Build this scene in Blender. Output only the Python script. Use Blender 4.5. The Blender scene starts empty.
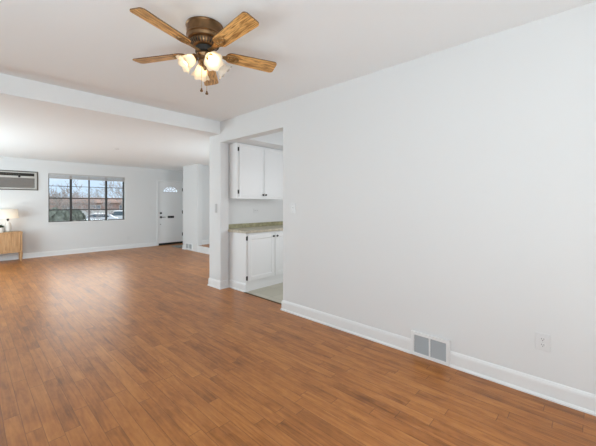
import bpy, bmesh, math, random
from mathutils import Vector, Matrix
PI = math.pi
C = bpy.context.scene.collection
S = bpy.context.scene

# ------------------------------------------------------------------ camera
CAM_H = 1.325
YAW = math.atan(333 / 312.5)              # view direction, clockwise from +Y
cam_d = bpy.data.cameras.new('camera')
cam = bpy.data.objects.new('camera', cam_d)
C.objects.link(cam)
cam.location = (0, 0, CAM_H)
cam.rotation_euler = (PI / 2, 0, -YAW)
cam_d.sensor_fit = 'HORIZONTAL'
cam_d.sensor_width = 36.0
cam_d.lens = 36.0 * 312.5 / 596
cam_d.shift_y = -(223 - 203.5) / 596
cam_d.clip_start = 0.05
cam_d.clip_end = 500
S.camera = cam

# ------------------------------------------------------------------ sky
SKY_BASE, SKY_GLOW = 1.15, 4.1
w = bpy.data.worlds.new('sky')
S.world = w
w.use_nodes = True
nt = w.node_tree
nt.nodes.clear()


def wn(t, **k):
    n = nt.nodes.new(t)
    for a, v in k.items():
        setattr(n, a, v)
    return n


wo = wn('ShaderNodeOutputWorld')
bg = wn('ShaderNodeBackground')
tc = wn('ShaderNodeTexCoord')
sx = wn('ShaderNodeSeparateXYZ')
nt.links.new(tc.outputs['Generated'], sx.inputs[0])
# bright sky patch added above the view to strengthen the window sheen on the floor
dt = wn('ShaderNodeVectorMath', operation='DOT_PRODUCT')
nt.links.new(tc.outputs['Generated'], dt.inputs[0])
dt.inputs[1].default_value = Vector((0.18, 0.90, 0.40)).normalized()
gl = wn('ShaderNodeMapRange', interpolation_type='SMOOTHSTEP')
gl.inputs['From Min'].default_value = 0.80
gl.inputs['From Max'].default_value = 0.95
nt.links.new(dt.outputs['Value'], gl.inputs['Value'])
hz = wn('ShaderNodeMapRange', interpolation_type='SMOOTHSTEP')
hz.inputs['From Min'].default_value = 0.10
hz.inputs['From Max'].default_value = 0.20
nt.links.new(sx.outputs['Z'], hz.inputs['Value'])
ml = wn('ShaderNodeMath', operation='MULTIPLY')
nt.links.new(gl.outputs['Result'], ml.inputs[0])
nt.links.new(hz.outputs['Result'], ml.inputs[1])
st = wn('ShaderNodeMath', operation='MULTIPLY_ADD')
nt.links.new(ml.outputs[0], st.inputs[0])
st.inputs[1].default_value = SKY_GLOW
st.inputs[2].default_value = SKY_BASE
nz = wn('ShaderNodeTexNoise')
nz.inputs['Scale'].default_value = 5.0
nz.inputs['Detail'].default_value = 5.0
nt.links.new(tc.outputs['Generated'], nz.inputs['Vector'])
cr = wn('ShaderNodeValToRGB')
cr.color_ramp.elements[0].position = 0.42
cr.color_ramp.elements[0].color = (0.60, 0.76, 0.95, 1)
cr.color_ramp.elements[1].position = 0.62
cr.color_ramp.elements[1].color = (0.90, 0.94, 1.0, 1)
nt.links.new(nz.outputs['Fac'], cr.inputs['Fac'])
cm = wn('ShaderNodeMix', data_type='RGBA')
nt.links.new(ml.outputs[0], cm.inputs['Factor'])
nt.links.new(cr.outputs['Color'], cm.inputs['A'])
cm.inputs['B'].default_value = (1.0, 0.98, 0.95, 1)
nt.links.new(cm.outputs['Result'], bg.inputs['Color'])
nt.links.new(st.outputs[0], bg.inputs['Strength'])
nt.links.new(bg.outputs[0], wo.inputs[0])


def sun_light(energy, rot, angle):
    d = bpy.data.lights.new('sun', 'SUN')
    d.energy = energy
    d.angle = angle
    d.color = (1.0, 0.95, 0.88)
    o = bpy.data.objects.new('sun', d)
    C.objects.link(o)
    o.rotation_euler = rot
    o.location = (0, 0, 30)


sun_light(0.9, (math.radians(62), 0, math.radians(-25)), 0.15)


def area_light(name, loc, rot, sx_, sy_, power, col=(1, 1, 1)):
    d = bpy.data.lights.new(name, 'AREA')
    d.shape = 'RECTANGLE'
    d.size, d.size_y = sx_, sy_
    d.energy = power
    d.color = col
    o = bpy.data.objects.new(name, d)
    C.objects.link(o)
    o.location = loc
    o.rotation_euler = rot
    return o


# added area fills out of view:
# some light the walls and rooms, the upward ones brighten the ceilings
COOL = (0.90, 0.97, 1.0)
COOLER = (0.86, 0.96, 1.04)
UP = math.radians(58)
area_light('back_fill', (-0.55, -2.7, 1.2), (PI / 2, 0, 0), 2.2, 2.0, 26, (1.0, 0.97, 0.95))  # added fill at an assumed glass door behind the camera
area_light('ceiling_up_fill', (-0.75, -1.0, 0.10), (PI, 0, 0), 1.9, 1.8, 76, (0.79, 0.96, 1.025))  # upward fill added on the floor behind the camera to brighten the ceiling
area_light('dining_up_fill', (-1.66, 1.0, 0.6), (PI / 2 + math.radians(68), 0, -PI / 2), 2.2, 0.8, 32, (0.84, 0.99, 1.06))  # unseen fill by the left wall, tilted up and added for the ceiling
area_light('living_fill', (-1.72, 7.0, 1.4), (PI / 2, 0, -PI / 2), 2.6, 1.5, 64, (0.83, 1.0, 1.08))  # added fill at an assumed left window, brightens the far room
area_light('living_up_fill', (-1.66, 7.6, 0.6), (PI / 2 + math.radians(50), 0, -PI / 2), 2.4, 0.9, 60, (0.80, 1.0, 1.07))  # second unseen fill on that side, added to raise the lower ceiling
area_light('entry_fill', (3.85, 4.85, 0.45), (PI / 2 + 0.65, 0, 0), 0.9, 0.5, 28, (0.85, 1.0, 1.06))  # fill hidden behind the wall stub, added for the front door and pillar
area_light('kitchen_fill', (4.0, 2.20, 1.45), (PI / 2 - 0.3, 0, 0), 1.6, 1.1, 14, (1.0, 0.99, 0.98))  # added fill at an assumed kitchen window, brightens the cupboard fronts

S.view_settings.view_transform = 'Standard'
S.view_settings.look = 'None'
S.view_settings.exposure = 0.06
S.view_settings.gamma = 1.0
S.view_settings.use_curve_mapping = False

# ------------------------------------------------------------------ materials


def mat(name, col, rough=0.6, metal=0.0, spec=0.5, noise=None, bump=None, emit=None, trans=None):
    """noise=(scale, amount): a little colour variation; bump=(scale, strength)."""
    m = bpy.data.materials.new(name)
    m.use_nodes = True
    n = m.node_tree
    b = n.nodes['Principled BSDF']
    b.inputs['Base Color'].default_value = (*col, 1)
    b.inputs['Roughness'].default_value = rough
    b.inputs['Metallic'].default_value = metal
    b.inputs['Specular IOR Level'].default_value = spec
    t = n.nodes.new('ShaderNodeTexCoord')
    if noise:
        x = n.nodes.new('ShaderNodeTexNoise')
        x.inputs['Scale'].default_value = noise[0]
        x.inputs['Detail'].default_value = 4
        n.links.new(t.outputs['Object'], x.inputs['Vector'])
        r = n.nodes.new('ShaderNodeValToRGB')
        k = noise[1]
        r.color_ramp.elements[0].position = 0.3
        r.color_ramp.elements[1].position = 0.7
        r.color_ramp.elements[0].color = (*[max(c * (1 - k), 0) for c in col], 1)
        r.color_ramp.elements[1].color = (*[min(c * (1 + k), 1) for c in col], 1)
        n.links.new(x.outputs['Fac'], r.inputs['Fac'])
        n.links.new(r.outputs['Color'], b.inputs['Base Color'])
    if bump:
        x = n.nodes.new('ShaderNodeTexNoise')
        x.inputs['Scale'].default_value = bump[0]
        x.inputs['Detail'].default_value = 3
        n.links.new(t.outputs['Object'], x.inputs['Vector'])
        bp = n.nodes.new('ShaderNodeBump')
        bp.inputs['Strength'].default_value = bump[1]
        bp.inputs['Distance'].default_value = 0.002
        n.links.new(x.outputs['Fac'], bp.inputs['Height'])
        n.links.new(bp.outputs[0], b.inputs['Normal'])
    if emit:
        b.inputs['Emission Color'].default_value = (*emit[0], 1)
        b.inputs['Emission Strength'].default_value = emit[1]
    return m


def wood(name, dark, light, axis=0, scale=(1.2, 14, 14), rough=0.45, dist=2.5, band=6.0):
    """Grain stretched along one object axis."""
    m = mat(name, light, rough)
    n = m.node_tree
    b = n.nodes['Principled BSDF']
    t = n.nodes.new('ShaderNodeTexCoord')
    mp = n.nodes.new('ShaderNodeMapping')
    sc = [scale[1]] * 3
    sc[axis] = scale[0]
    mp.inputs['Scale'].default_value = sc
    n.links.new(t.outputs['Object'], mp.inputs['Vector'])
    wv = n.nodes.new('ShaderNodeTexNoise')
    wv.inputs['Scale'].default_value = band
    wv.inputs['Detail'].default_value = 6
    wv.inputs['Distortion'].default_value = dist
    n.links.new(mp.outputs[0], wv.inputs['Vector'])
    r = n.nodes.new('ShaderNodeValToRGB')
    r.color_ramp.elements[0].position = 0.36
    r.color_ramp.elements[1].position = 0.62
    r.color_ramp.elements[0].color = (*dark, 1)
    r.color_ramp.elements[1].color = (*light, 1)
    n.links.new(wv.outputs['Fac'], r.inputs['Fac'])
    n.links.new(r.outputs['Color'], b.inputs['Base Color'])
    return m


def floor_wood(name):
    """Strip flooring laid along Y: staggered boards, each with its own tone, grain and thin dark seams."""
    m = mat(name, (0.3, 0.13, 0.05), 0.3)
    n = m.node_tree
    b = n.nodes['Principled BSDF']
    L = n.links.new
    N = n.nodes.new

    def math_(op, a, c=None):
        x = N('ShaderNodeMath')
        x.operation = op
        for i, v in enumerate((a, c)):
            if v is None:
                continue
            if isinstance(v, (int, float)):
                x.inputs[i].default_value = v
            else:
                L(v, x.inputs[i])
        return x.outputs[0]
    geo = N('ShaderNodeNewGeometry')
    sp = N('ShaderNodeSeparateXYZ')
    L(geo.outputs['Position'], sp.inputs[0])
    W, LEN = 0.079, 0.74
    cx = math_('DIVIDE', sp.outputs['X'], W)
    col = math_('FLOOR', cx)
    fx = math_('FRACT', cx)
    wn = N('ShaderNodeTexWhiteNoise')
    wn.noise_dimensions = '1D'
    L(col, wn.inputs['W'])
    cy = math_('ADD', math_('DIVIDE', sp.outputs['Y'], LEN), math_('MULTIPLY', wn.outputs['Value'], 7.3))
    row = math_('FLOOR', cy)
    fy = math_('FRACT', cy)
    cb = N('ShaderNodeCombineXYZ')
    L(col, cb.inputs[0])
    L(row, cb.inputs[1])
    w2 = N('ShaderNodeTexWhiteNoise')
    w2.noise_dimensions = '3D'
    L(cb.outputs[0], w2.inputs['Vector'])
    # grain
    gx = N('ShaderNodeCombineXYZ')
    L(math_('MULTIPLY', sp.outputs['X'], 26.0), gx.inputs[0])
    L(math_('MULTIPLY', sp.outputs['Y'], 1.5), gx.inputs[1])
    L(math_('MULTIPLY', w2.outputs['Value'], 40.0), gx.inputs[2])
    g = N('ShaderNodeTexNoise')
    g.inputs['Scale'].default_value = 1.0
    g.inputs['Detail'].default_value = 6
    g.inputs['Distortion'].default_value = 1.6
    L(gx.outputs[0], g.inputs['Vector'])
    bl = N('ShaderNodeTexNoise')                      # broad cloudy tone, as in hickory or pecan
    bl.inputs['Scale'].default_value = 3.0
    bl.inputs['Detail'].default_value = 3
    gb = N('ShaderNodeCombineXYZ')
    L(math_('MULTIPLY', sp.outputs['X'], 2.0), gb.inputs[0])
    L(sp.outputs['Y'], gb.inputs[1])
    L(math_('MULTIPLY', w2.outputs['Value'], 25.0), gb.inputs[2])
    L(gb.outputs[0], bl.inputs['Vector'])
    v = math_('ADD', math_('MULTIPLY', w2.outputs['Value'], 0.14),
              math_('ADD', math_('MULTIPLY', g.outputs['Fac'], 0.62), math_('MULTIPLY', bl.outputs['Fac'], 0.50)))
    r = N('ShaderNodeValToRGB')
    e = r.color_ramp.elements
    e[0].position, e[0].color = 0.38, (*FLOOR_COLS[0], 1)
    e[1].position, e[1].color = 0.90, (*FLOOR_COLS[2], 1)
    k = e.new(0.62)
    k.color = (*FLOOR_COLS[1], 1)
    mo = N('ShaderNodeTexNoise')                      # knots and mineral mottling
    mo.inputs['Scale'].default_value = 1.0
    mo.inputs['Detail'].default_value = 5
    mo.inputs['Distortion'].default_value = 0.8
    mg = N('ShaderNodeCombineXYZ')
    L(math_('MULTIPLY', sp.outputs['X'], 34.0), mg.inputs[0])
    L(math_('MULTIPLY', sp.outputs['Y'], 11.0), mg.inputs[1])
    L(math_('MULTIPLY', w2.outputs['Value'], 60.0), mg.inputs[2])
    L(mg.outputs[0], mo.inputs['Vector'])
    v2 = math_('ADD', v, math_('MULTIPLY', math_('SUBTRACT', mo.outputs['Fac'], 0.5), 0.30))
    L(v2, r.inputs['Fac'])
    # seams
    ex = math_('MINIMUM', fx, math_('SUBTRACT', 1.0, fx))
    ey = math_('MINIMUM', fy, math_('SUBTRACT', 1.0, fy))
    sm = math_('MAXIMUM', math_('LESS_THAN', ex, 0.020), math_('LESS_THAN', ey, 0.0030))
    mx = N('ShaderNodeMix')
    mx.data_type = 'RGBA'
    L(math_('MULTIPLY', sm, 0.5), mx.inputs['Factor'])
    L(r.outputs['Color'], mx.inputs['A'])
    mx.inputs['B'].default_value = (0.075, 0.028, 0.010, 1)
    L(mx.outputs['Result'], b.inputs['Base Color'])
    L(math_('ADD', math_('MULTIPLY', g.outputs['Fac'], 0.10), 0.30), b.inputs['Roughness'])
    bp = N('ShaderNodeBump')
    bp.inputs['Strength'].default_value = 0.25
    bp.inputs['Distance'].default_value = 0.0012
    L(math_('ADD', math_('MULTIPLY', g.outputs['Fac'], 0.6), math_('MULTIPLY', sm, -1.0)), bp.inputs['Height'])
    L(bp.outputs[0], b.inputs['Normal'])
    b.inputs['Specular IOR Level'].default_value = 0.5
    return m


def tile(name):
    m = mat(name, (0.5, 0.47, 0.4), 0.4)
    n = m.node_tree
    b = n.nodes['Principled BSDF']
    t = n.nodes.new('ShaderNodeNewGeometry')
    br = n.nodes.new('ShaderNodeTexBrick')
    br.offset = 0.0
    br.inputs['Scale'].default_value = 1.0
    br.inputs['Brick Width'].default_value = 0.33
    br.inputs['Row Height'].default_value = 0.33
    br.inputs['Mortar Size'].default_value = 0.004
    br.inputs['Color1'].default_value = (0.50, 0.475, 0.385, 1)
    br.inputs['Color2'].default_value = (0.56, 0.53, 0.44, 1)
    br.inputs['Mortar'].default_value = (0.42, 0.40, 0.34, 1)
    n.links.new(t.outputs['Position'], br.inputs['Vector'])
    n.links.new(br.outputs['Color'], b.inputs['Base Color'])
    return m


def glass_mat(name, tint=(0.97, 0.98, 0.98)):
    m = bpy.data.materials.new(name)
    m.use_nodes = True
    n = m.node_tree
    n.nodes.clear()
    o = n.nodes.new('ShaderNodeOutputMaterial')
    t = n.nodes.new('ShaderNodeBsdfTransparent')
    t.inputs[0].default_value = (*tint, 1)
    g = n.nodes.new('ShaderNodeBsdfGlossy')
    g.inputs['Roughness'].default_value = 0.02
    fr = n.nodes.new('ShaderNodeFresnel')
    fr.inputs['IOR'].default_value = 1.35
    mx = n.nodes.new('ShaderNodeMixShader')
    n.links.new(fr.outputs[0], mx.inputs[0])
    n.links.new(t.outputs[0], mx.inputs[1])
    n.links.new(g.outputs[0], mx.inputs[2])
    n.links.new(mx.outputs[0], o.inputs[0])
    return m


def translucent_mat(name, col, mixv=0.6, rough=0.4, clear=0.0):
    m = bpy.data.materials.new(name)
    m.use_nodes = True
    n = m.node_tree
    n.nodes.clear()
    o = n.nodes.new('ShaderNodeOutputMaterial')
    d = n.nodes.new('ShaderNodeBsdfPrincipled')
    d.inputs['Base Color'].default_value = (*col, 1)
    d.inputs['Roughness'].default_value = rough
    t = n.nodes.new('ShaderNodeBsdfTranslucent')
    t.inputs[0].default_value = (*col, 1)
    mx = n.nodes.new('ShaderNodeMixShader')
    mx.inputs[0].default_value = mixv
    n.links.new(d.outputs[0], mx.inputs[1])
    n.links.new(t.outputs[0], mx.inputs[2])
    last = mx
    if clear:
        tr = n.nodes.new('ShaderNodeBsdfTransparent')
        m2 = n.nodes.new('ShaderNodeMixShader')
        m2.inputs[0].default_value = clear
        n.links.new(mx.outputs[0], m2.inputs[1])
        n.links.new(tr.outputs[0], m2.inputs[2])
        last = m2
    n.links.new(last.outputs[0], o.inputs[0])
    return m


FLOOR_COLS = ((0.21, 0.068, 0.013), (0.42, 0.150, 0.032), (0.59, 0.246, 0.064))
M = {}
M['wall'] = mat('wall_paint', (0.76, 0.76, 0.76), 0.75, bump=(60, 0.05))
M['ceil'] = mat('ceiling_paint', (0.905, 0.925, 0.935), 0.85, bump=(40, 0.08))
M['trim'] = mat('trim_paint', (0.82, 0.82, 0.82), 0.4)
M['cab'] = mat('cabinet_paint', (0.83, 0.83, 0.83), 0.4)
M['door'] = mat('door_paint', (0.87, 0.87, 0.87), 0.45)
M['floor'] = floor_wood('strip_floor')
M['tile'] = tile('kitchen_tile')
M['black'] = mat('black_metal', (0.012, 0.012, 0.013), 0.4)
M['frame'] = mat('bronze_window_frame', (0.03, 0.027, 0.025), 0.45)
M['muntin'] = mat('grey_bronze_bar', (0.11, 0.10, 0.10), 0.5)
M['came'] = mat('grey_came', (0.40, 0.40, 0.42), 0.5)
M['glass'] = glass_mat('window_glass')
M['blind'] = mat('blind_fabric', (0.54, 0.53, 0.52), 0.8)
M['plastic'] = mat('white_plastic', (0.74, 0.74, 0.74), 0.35)
M['switchplate'] = mat('grey_plate', (0.55, 0.55, 0.55), 0.4)
M['grille'] = mat('grey_register', (0.42, 0.43, 0.44), 0.5)
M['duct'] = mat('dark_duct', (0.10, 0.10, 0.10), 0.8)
M['counter'] = mat('beige_laminate', (0.52, 0.48, 0.36), 0.4, noise=(22, 0.15))
M['upstand'] = mat('olive_laminate', (0.36, 0.335, 0.20), 0.4, noise=(18, 0.3))
M['counter_edge'] = mat('tan_laminate_edge', (0.50, 0.44, 0.34), 0.4, noise=(25, 0.2))
M['hinge'] = mat('dark_bronze', (0.05, 0.047, 0.045), 0.4, 0.6)
M['oak_console'] = wood('light_oak', (0.44, 0.235, 0.105), (0.62, 0.37, 0.19), 2, (0.9, 12), 0.5, 0.8, 4.0)
M['oak_blade'] = wood('golden_oak', (0.27, 0.11, 0.024), (0.86, 0.50, 0.18), 0, (1.6, 15), 0.38, 2.2, 3.4)
M['blade_edge'] = mat('dark_oak_edge', (0.13, 0.065, 0.025), 0.5)
M['bronze'] = mat('antique_bronze', (0.22, 0.128, 0.062), 0.33, 0.9, noise=(9, 0.35))
M['bronze_dark'] = mat('dark_antique_bronze', (0.10, 0.06, 0.03), 0.4, 0.8)
M['bronze_mid'] = mat('worn_bronze', (0.36, 0.215, 0.09), 0.4, 0.8)
M['vent_dark'] = mat('motor_black', (0.02, 0.017, 0.014), 0.6)  # flat near-black for the flywheel, collar slots and air slot
M['shade_glass'] = translucent_mat('frosted_glass', (0.95, 0.88, 0.76), 0.55, 0.35)
M['shade_clear'] = translucent_mat('frosted_glass_unlit', (0.90, 0.86, 0.80), 0.45, 0.25, 0.35)
M['bulb'] = mat('lit_bulb', (1, 0.95, 0.85), 0.4, emit=((1.0, 0.80, 0.52), 11))
M['bulb_off'] = mat('clear_bulb', (0.8, 0.75, 0.68), 0.2)
M['brass'] = mat('brass', (0.55, 0.36, 0.14), 0.3, 0.9)
M['shade_cloth'] = translucent_mat('linen_shade', (0.97, 0.93, 0.87), 0.55, 0.8)
M['lamp_bulb'] = mat('lamp_bulb', (1, 0.9, 0.8), 0.4, emit=((1.0, 0.80, 0.60), 28))
M['ceramic'] = mat('white_ceramic', (0.82, 0.79, 0.75), 0.35)
M['leaf'] = mat('dark_leaf', (0.05, 0.075, 0.03), 0.6, noise=(30, 0.5))
M['ac_case'] = mat('ac_beige', (0.56, 0.54, 0.51), 0.5)
M['ac_grille'] = mat('ac_grille_taupe', (0.27, 0.245, 0.225), 0.6)
M['ac_border'] = mat('ac_dark_trim', (0.10, 0.085, 0.07), 0.5)
M['mat_rug'] = mat('grey_green_mat', (0.30, 0.315, 0.295), 0.9, noise=(60, 0.3))
M['lawn'] = mat('winter_lawn', (0.30, 0.28, 0.17), 0.95, noise=(0.6, 0.3))
M['concrete'] = mat('pale_concrete', (0.66, 0.65, 0.64), 0.9, noise=(0.4, 0.08))
M['brick'] = mat('red_brick', (0.42, 0.29, 0.26), 0.9, noise=(1.8, 0.25))
M['roof'] = mat('russet_roof', (0.38, 0.25, 0.20), 0.9, noise=(1.0, 0.2))
M['bark'] = mat('grey_bark', (0.40, 0.36, 0.345), 0.9, noise=(6, 0.25))
M['twig'] = mat('pinkish_bark', (0.46, 0.39, 0.37), 0.9, noise=(6, 0.25))
M['bush'] = mat('grey_green_leaf', (0.21, 0.235, 0.20), 0.9, noise=(2.6, 0.5))
M['car_silver'] = mat('silver_car_paint', (0.62, 0.66, 0.70), 0.3, 0.3)
M['car_white'] = mat('white_car_paint', (0.60, 0.63, 0.65), 0.3)
M['car_glass'] = mat('car_window', (0.09, 0.13, 0.16), 0.1)
M['tyre'] = mat('tyre', (0.03, 0.03, 0.03), 0.8)
M['garden_wall'] = mat('white_block_wall', (0.66, 0.68, 0.70), 0.9)
M['ext'] = mat('exterior_siding', (0.6, 0.6, 0.6), 0.9)

# ------------------------------------------------------------------ mesh helpers


def origin(o):
    v = Vector((0, 0, 0))
    while o is not None:
        v = v + o.location
        o = o.parent
    return v


def build(name, bm, m, parent=None, local=False, smooth=False, bevel=0.0, kind=None, base=None, sub=0):
    """Links bm as one mesh object; vertices are in world space unless local."""
    bmesh.ops.recalc_face_normals(bm, faces=bm.faces)
    me = bpy.data.meshes.new(name)
    o = bpy.data.objects.new(name, me)
    C.objects.link(o)
    if parent is not None:
        o.parent = parent
        if not local:
            bmesh.ops.translate(bm, verts=bm.verts, vec=-origin(parent))
    elif base is not None:
        bmesh.ops.translate(bm, verts=bm.verts, vec=-Vector(base))
        o.location = base
    bm.to_mesh(me)
    bm.free()
    for x in (m if isinstance(m, (list, tuple)) else [m]):
        me.materials.append(x)
    if smooth:
        for p in me.polygons:
            p.use_smooth = True
    if bevel:
        b = o.modifiers.new('bevel', 'BEVEL')
        b.width = bevel
        b.segments = 2
        b.limit_method = 'ANGLE'
        b.angle_limit = math.radians(40)
    if kind:
        o['kind'] = kind
    return o


def thing(name, label, cat, loc, group=None, kind=None):
    o = bpy.data.objects.new(name, None)
    o.empty_display_size = 0.1
    C.objects.link(o)
    o.location = loc
    if label:
        o['label'] = label
    if cat:
        o['category'] = cat
    if group:
        o['group'] = group
    if kind:
        o['kind'] = kind
    return o


def tag(o, label, cat, group=None):
    o['label'] = label
    o['category'] = cat
    if group:
        o['group'] = group
    return o


def box(bm, x0, x1, y0, y1, z0, z1):
    v = [bm.verts.new(p) for p in ((x0, y0, z0), (x1, y0, z0), (x1, y1, z0), (x0, y1, z0),
                                   (x0, y0, z1), (x1, y0, z1), (x1, y1, z1), (x0, y1, z1))]
    for f in ((0, 3, 2, 1), (4, 5, 6, 7), (0, 1, 5, 4), (1, 2, 6, 5), (2, 3, 7, 6), (3, 0, 4, 7)):
        bm.faces.new([v[i] for i in f])
    return v


def B(*a):
    bm = bmesh.new()
    for k in range(0, len(a), 6):
        box(bm, *a[k:k + 6])
    return bm


def lathe(bm, prof, seg=32, c=(0, 0, 0), caps=True, wave=None):
    """prof: [(r, z)], around Z; wave(i/seg angle, t) scales the radius."""
    rings = []
    for j, (r, z) in enumerate(prof):
        ring = []
        for i in range(seg):
            a = 2 * PI * i / seg
            rr, dz = (r, 0.0) if wave is None else wave(a, j / (len(prof) - 1), r)
            ring.append(bm.verts.new((c[0] + rr * math.cos(a), c[1] + rr * math.sin(a), c[2] + z + dz)))
        rings.append(ring)
    for p, q in zip(rings, rings[1:]):
        for i in range(seg):
            bm.faces.new((p[i], p[(i + 1) % seg], q[(i + 1) % seg], q[i]))
    if caps:
        bm.faces.new(rings[0])
        bm.faces.new(rings[-1])
    return bm


def tube(bm, pts, rad, seg=8, caps=True):
    """A tube along points, radius constant or one per point."""
    pts = [Vector(p) for p in pts]
    rings = []
    for i, p in enumerate(pts):
        d = (pts[min(i + 1, len(pts) - 1)] - pts[max(i - 1, 0)]).normalized()
        u = d.cross(Vector((0, 0, 1)))
        if u.length < 1e-3:
            u = d.cross(Vector((0, 1, 0)))
        u.normalize()
        v = d.cross(u)
        r = rad[i] if isinstance(rad, (list, tuple)) else rad
        rings.append([bm.verts.new(p + u * (r * math.cos(2 * PI * k / seg)) + v * (r * math.sin(2 * PI * k / seg))) for k in range(seg)])
    for a, b in zip(rings, rings[1:]):
        for k in range(seg):
            bm.faces.new((a[k], a[(k + 1) % seg], b[(k + 1) % seg], b[k]))
    if caps:
        bm.faces.new(rings[0])
        bm.faces.new(rings[-1])
    return bm


def cyl(bm, a, b, r, seg=16):
    return tube(bm, [a, b], r, seg)


def prism(outer, lo, hi, axis, holes=()):
    """Polygon with holes, extruded along axis from lo to hi. 2D coords are the other two axes in order."""
    bm = bmesh.new()
    edges = []

    def pt(p, h):
        q = list(p)
        q.insert(axis, h)
        return q
    for loop in [outer, *holes]:
        vs = [bm.verts.new(pt(p, lo)) for p in loop]
        edges += [bm.edges.new((vs[i], vs[(i + 1) % len(vs)])) for i in range(len(vs))]
    r = bmesh.ops.triangle_fill(bm, use_beauty=True, edges=edges)
    fs = [g for g in r['geom'] if isinstance(g, bmesh.types.BMFace)]
    ex = bmesh.ops.extrude_face_region(bm, geom=fs)
    d = [0, 0, 0]
    d[axis] = hi - lo
    bmesh.ops.translate(bm, verts=[g for g in ex['geom'] if isinstance(g, bmesh.types.BMVert)], vec=d)
    return bm


def rect(a0, a1, b0, b1):
    return [(a0, b0), (a1, b0), (a1, b1), (a0, b1)]


BASE_PROFILE = [(0, 0), (0.024, 0), (0.024, 0.010), (0.017, 0.020), (0.013, 0.022), (0.013, 0.096), (0.011, 0.108), (0.006, 0.120), (0.0, 0.125)]


def molding(bm, path, prof=BASE_PROFILE, z=0.0):
    """Sweeps prof (offset to the left of the path, height) along a mitred 2D path."""
    path = [Vector(p) for p in path]
    rings = []
    for i, p in enumerate(path):
        ds = []
        if i > 0:
            ds.append((path[i] - path[i - 1]).normalized())
        if i < len(path) - 1:
            ds.append((path[i + 1] - path[i]).normalized())
        ns = [Vector((-d.y, d.x)) for d in ds]
        n = ns[0] if len(ns) == 1 else (ns[0] + ns[1]) / (1 + ns[0].dot(ns[1]))
        rings.append([bm.verts.new((p.x + n.x * o, p.y + n.y * o, z + h)) for o, h in prof])
    for a, b in zip(rings, rings[1:]):
        for k in range(len(prof)):
            bm.faces.new((a[k], a[(k + 1) % len(prof)], b[(k + 1) % len(prof)], b[k]))
    bm.faces.new(rings[0])
    bm.faces.new(rings[-1])
    return bm


# ------------------------------------------------------------------ room shell
RX = 2.71          # dining right wall face
WT = 2.857         # its kitchen face
ZC = 2.595         # dining ceiling
ZL = 2.405         # living ceiling
FY = 9.95          # far wall face
LX, BY = -1.8, -2.8
PX = 4.345         # stair hall line

build('floor', prism([(LX, BY), (2.85, BY), (2.85, 4.45), (PX + 0.01, 4.45), (PX + 0.01, 7.9), (5.3, 7.9), (5.3, 10.15), (LX, 10.15)], -0.08, 0.0, 2), M['floor'], kind='structure')
build('floor', B(2.85, 5.5, 2.1, 4.45, -0.08, 0.002), M['tile'], kind='structure')
build('floor', B(PX + 0.012, 6.1, 4.51, 7.97, 0.10, 0.170), M['floor'], kind='structure')
build('trim_1', prism([(PX, 0), (PX + 0.02, 0), (PX + 0.02, 0.171), (PX - 0.018, 0.171), (PX - 0.018, 0.150), (PX, 0.146)], 4.52, 7.85, 1), M['trim'], kind='structure')
build('trim_2', B(2.835, 2.862, 2.80, 3.77, 0.0, 0.006), M['bronze_dark'], kind='structure', bevel=0.002)

build('ceiling', B(LX - 0.15, WT, BY - 0.15, 4.2, ZC, ZC + 0.12), M['ceil'], kind='structure')
build('ceiling', B(LX - 0.15, 6.25, 4.49, 10.15, ZL, ZL + 0.3), M['ceil'], kind='structure')
build('ceiling', B(WT, 5.55, 2.0, 4.5, ZC, ZC + 0.12), M['ceil'], kind='structure')
build('trim_3', B(LX, RX + 0.02, 4.2, 4.5, ZL - 0.003, ZC + 0.05), M['ceil'], kind='structure')          # dropped beam between the rooms

# right wall with the kitchen opening
build('wall_right', prism([(BY - 0.15, 0), (2.80, 0), (2.80, 2.275), (4.19, 2.275), (4.19, 0), (4.51, 0), (4.51, ZC), (BY - 0.15, ZC)], RX, WT, 0), M['wall'], kind='structure')
# far wall: window, front door, air-conditioner sleeve
WX0, WX1, WZ0, WZ1 = 1.436, 3.206, 0.845, 2.095
DX0, DX1, DZ = 4.165, 4.985, 2.03
AX0, AX1, AZ0, AZ1 = 0.165, 1.215, 1.665, 2.085
build('wall_far', prism([(LX - 0.15, 0), (DX0, 0), (DX0, DZ), (DX1, DZ), (DX1, 0), (5.3, 0), (5.3, ZC), (LX - 0.15, ZC)], FY, FY + 0.18, 1,
                        [rect(WX0, WX1, WZ0, WZ1), rect(AX0, AX1, AZ0, AZ1)]), M['wall'], kind='structure')
build('wall_entry', prism([(PX, 7.85), (PX + 0.14, 7.85), (PX + 0.14, 7.97), (6.25, 7.97), (6.25, 8.67), (PX, 8.67)], 0, ZL + 0.05, 2), M['wall'], kind='structure')
build('wall_entry_side', B(5.15, 5.3, 8.67, FY, 0, ZL + 0.05), M['wall'], kind='structure')
build('wall_stairs', B(6.1, 6.25, 4.4, 7.97, 0, ZL + 0.05), M['wall'], kind='structure')
build('wall_kitchen_back', B(WT, 6.1, 4.37, 4.51, 0, ZC), M['wall'], kind='structure')
build('wall_kitchen_right', B(5.4, 5.55, 2.0, 4.37, 0, ZC), M['wall'], kind='structure')
build('wall_kitchen_front', prism(rect(WT, 5.4, 0, ZC), 2.0, 2.15, 1, [rect(3.2, 4.8, 0.9, 2.1)]), M['wall'], kind='structure')
build('wall_left', prism(rect(BY - 0.15, 10.15, 0, ZC), LX - 0.15, LX, 0, [rect(0.0, 2.0, 0.65, 2.15), rect(5.7, 8.3, 0.65, 2.15)]), M['wall'], kind='structure')
build('wall_back', prism([(LX, 0), (-1.65, 0), (-1.65, 2.25), (0.6, 2.25), (0.6, 0), (RX, 0), (RX, ZC), (LX, ZC)], BY - 0.15, BY, 1), M['wall'], kind='structure')
# soffit over the wall cupboards
build('trim_4', B(WT + 0.003, 5.4, 3.68, 4.37, 2.272, ZC), M['wall'], kind='structure')

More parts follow.
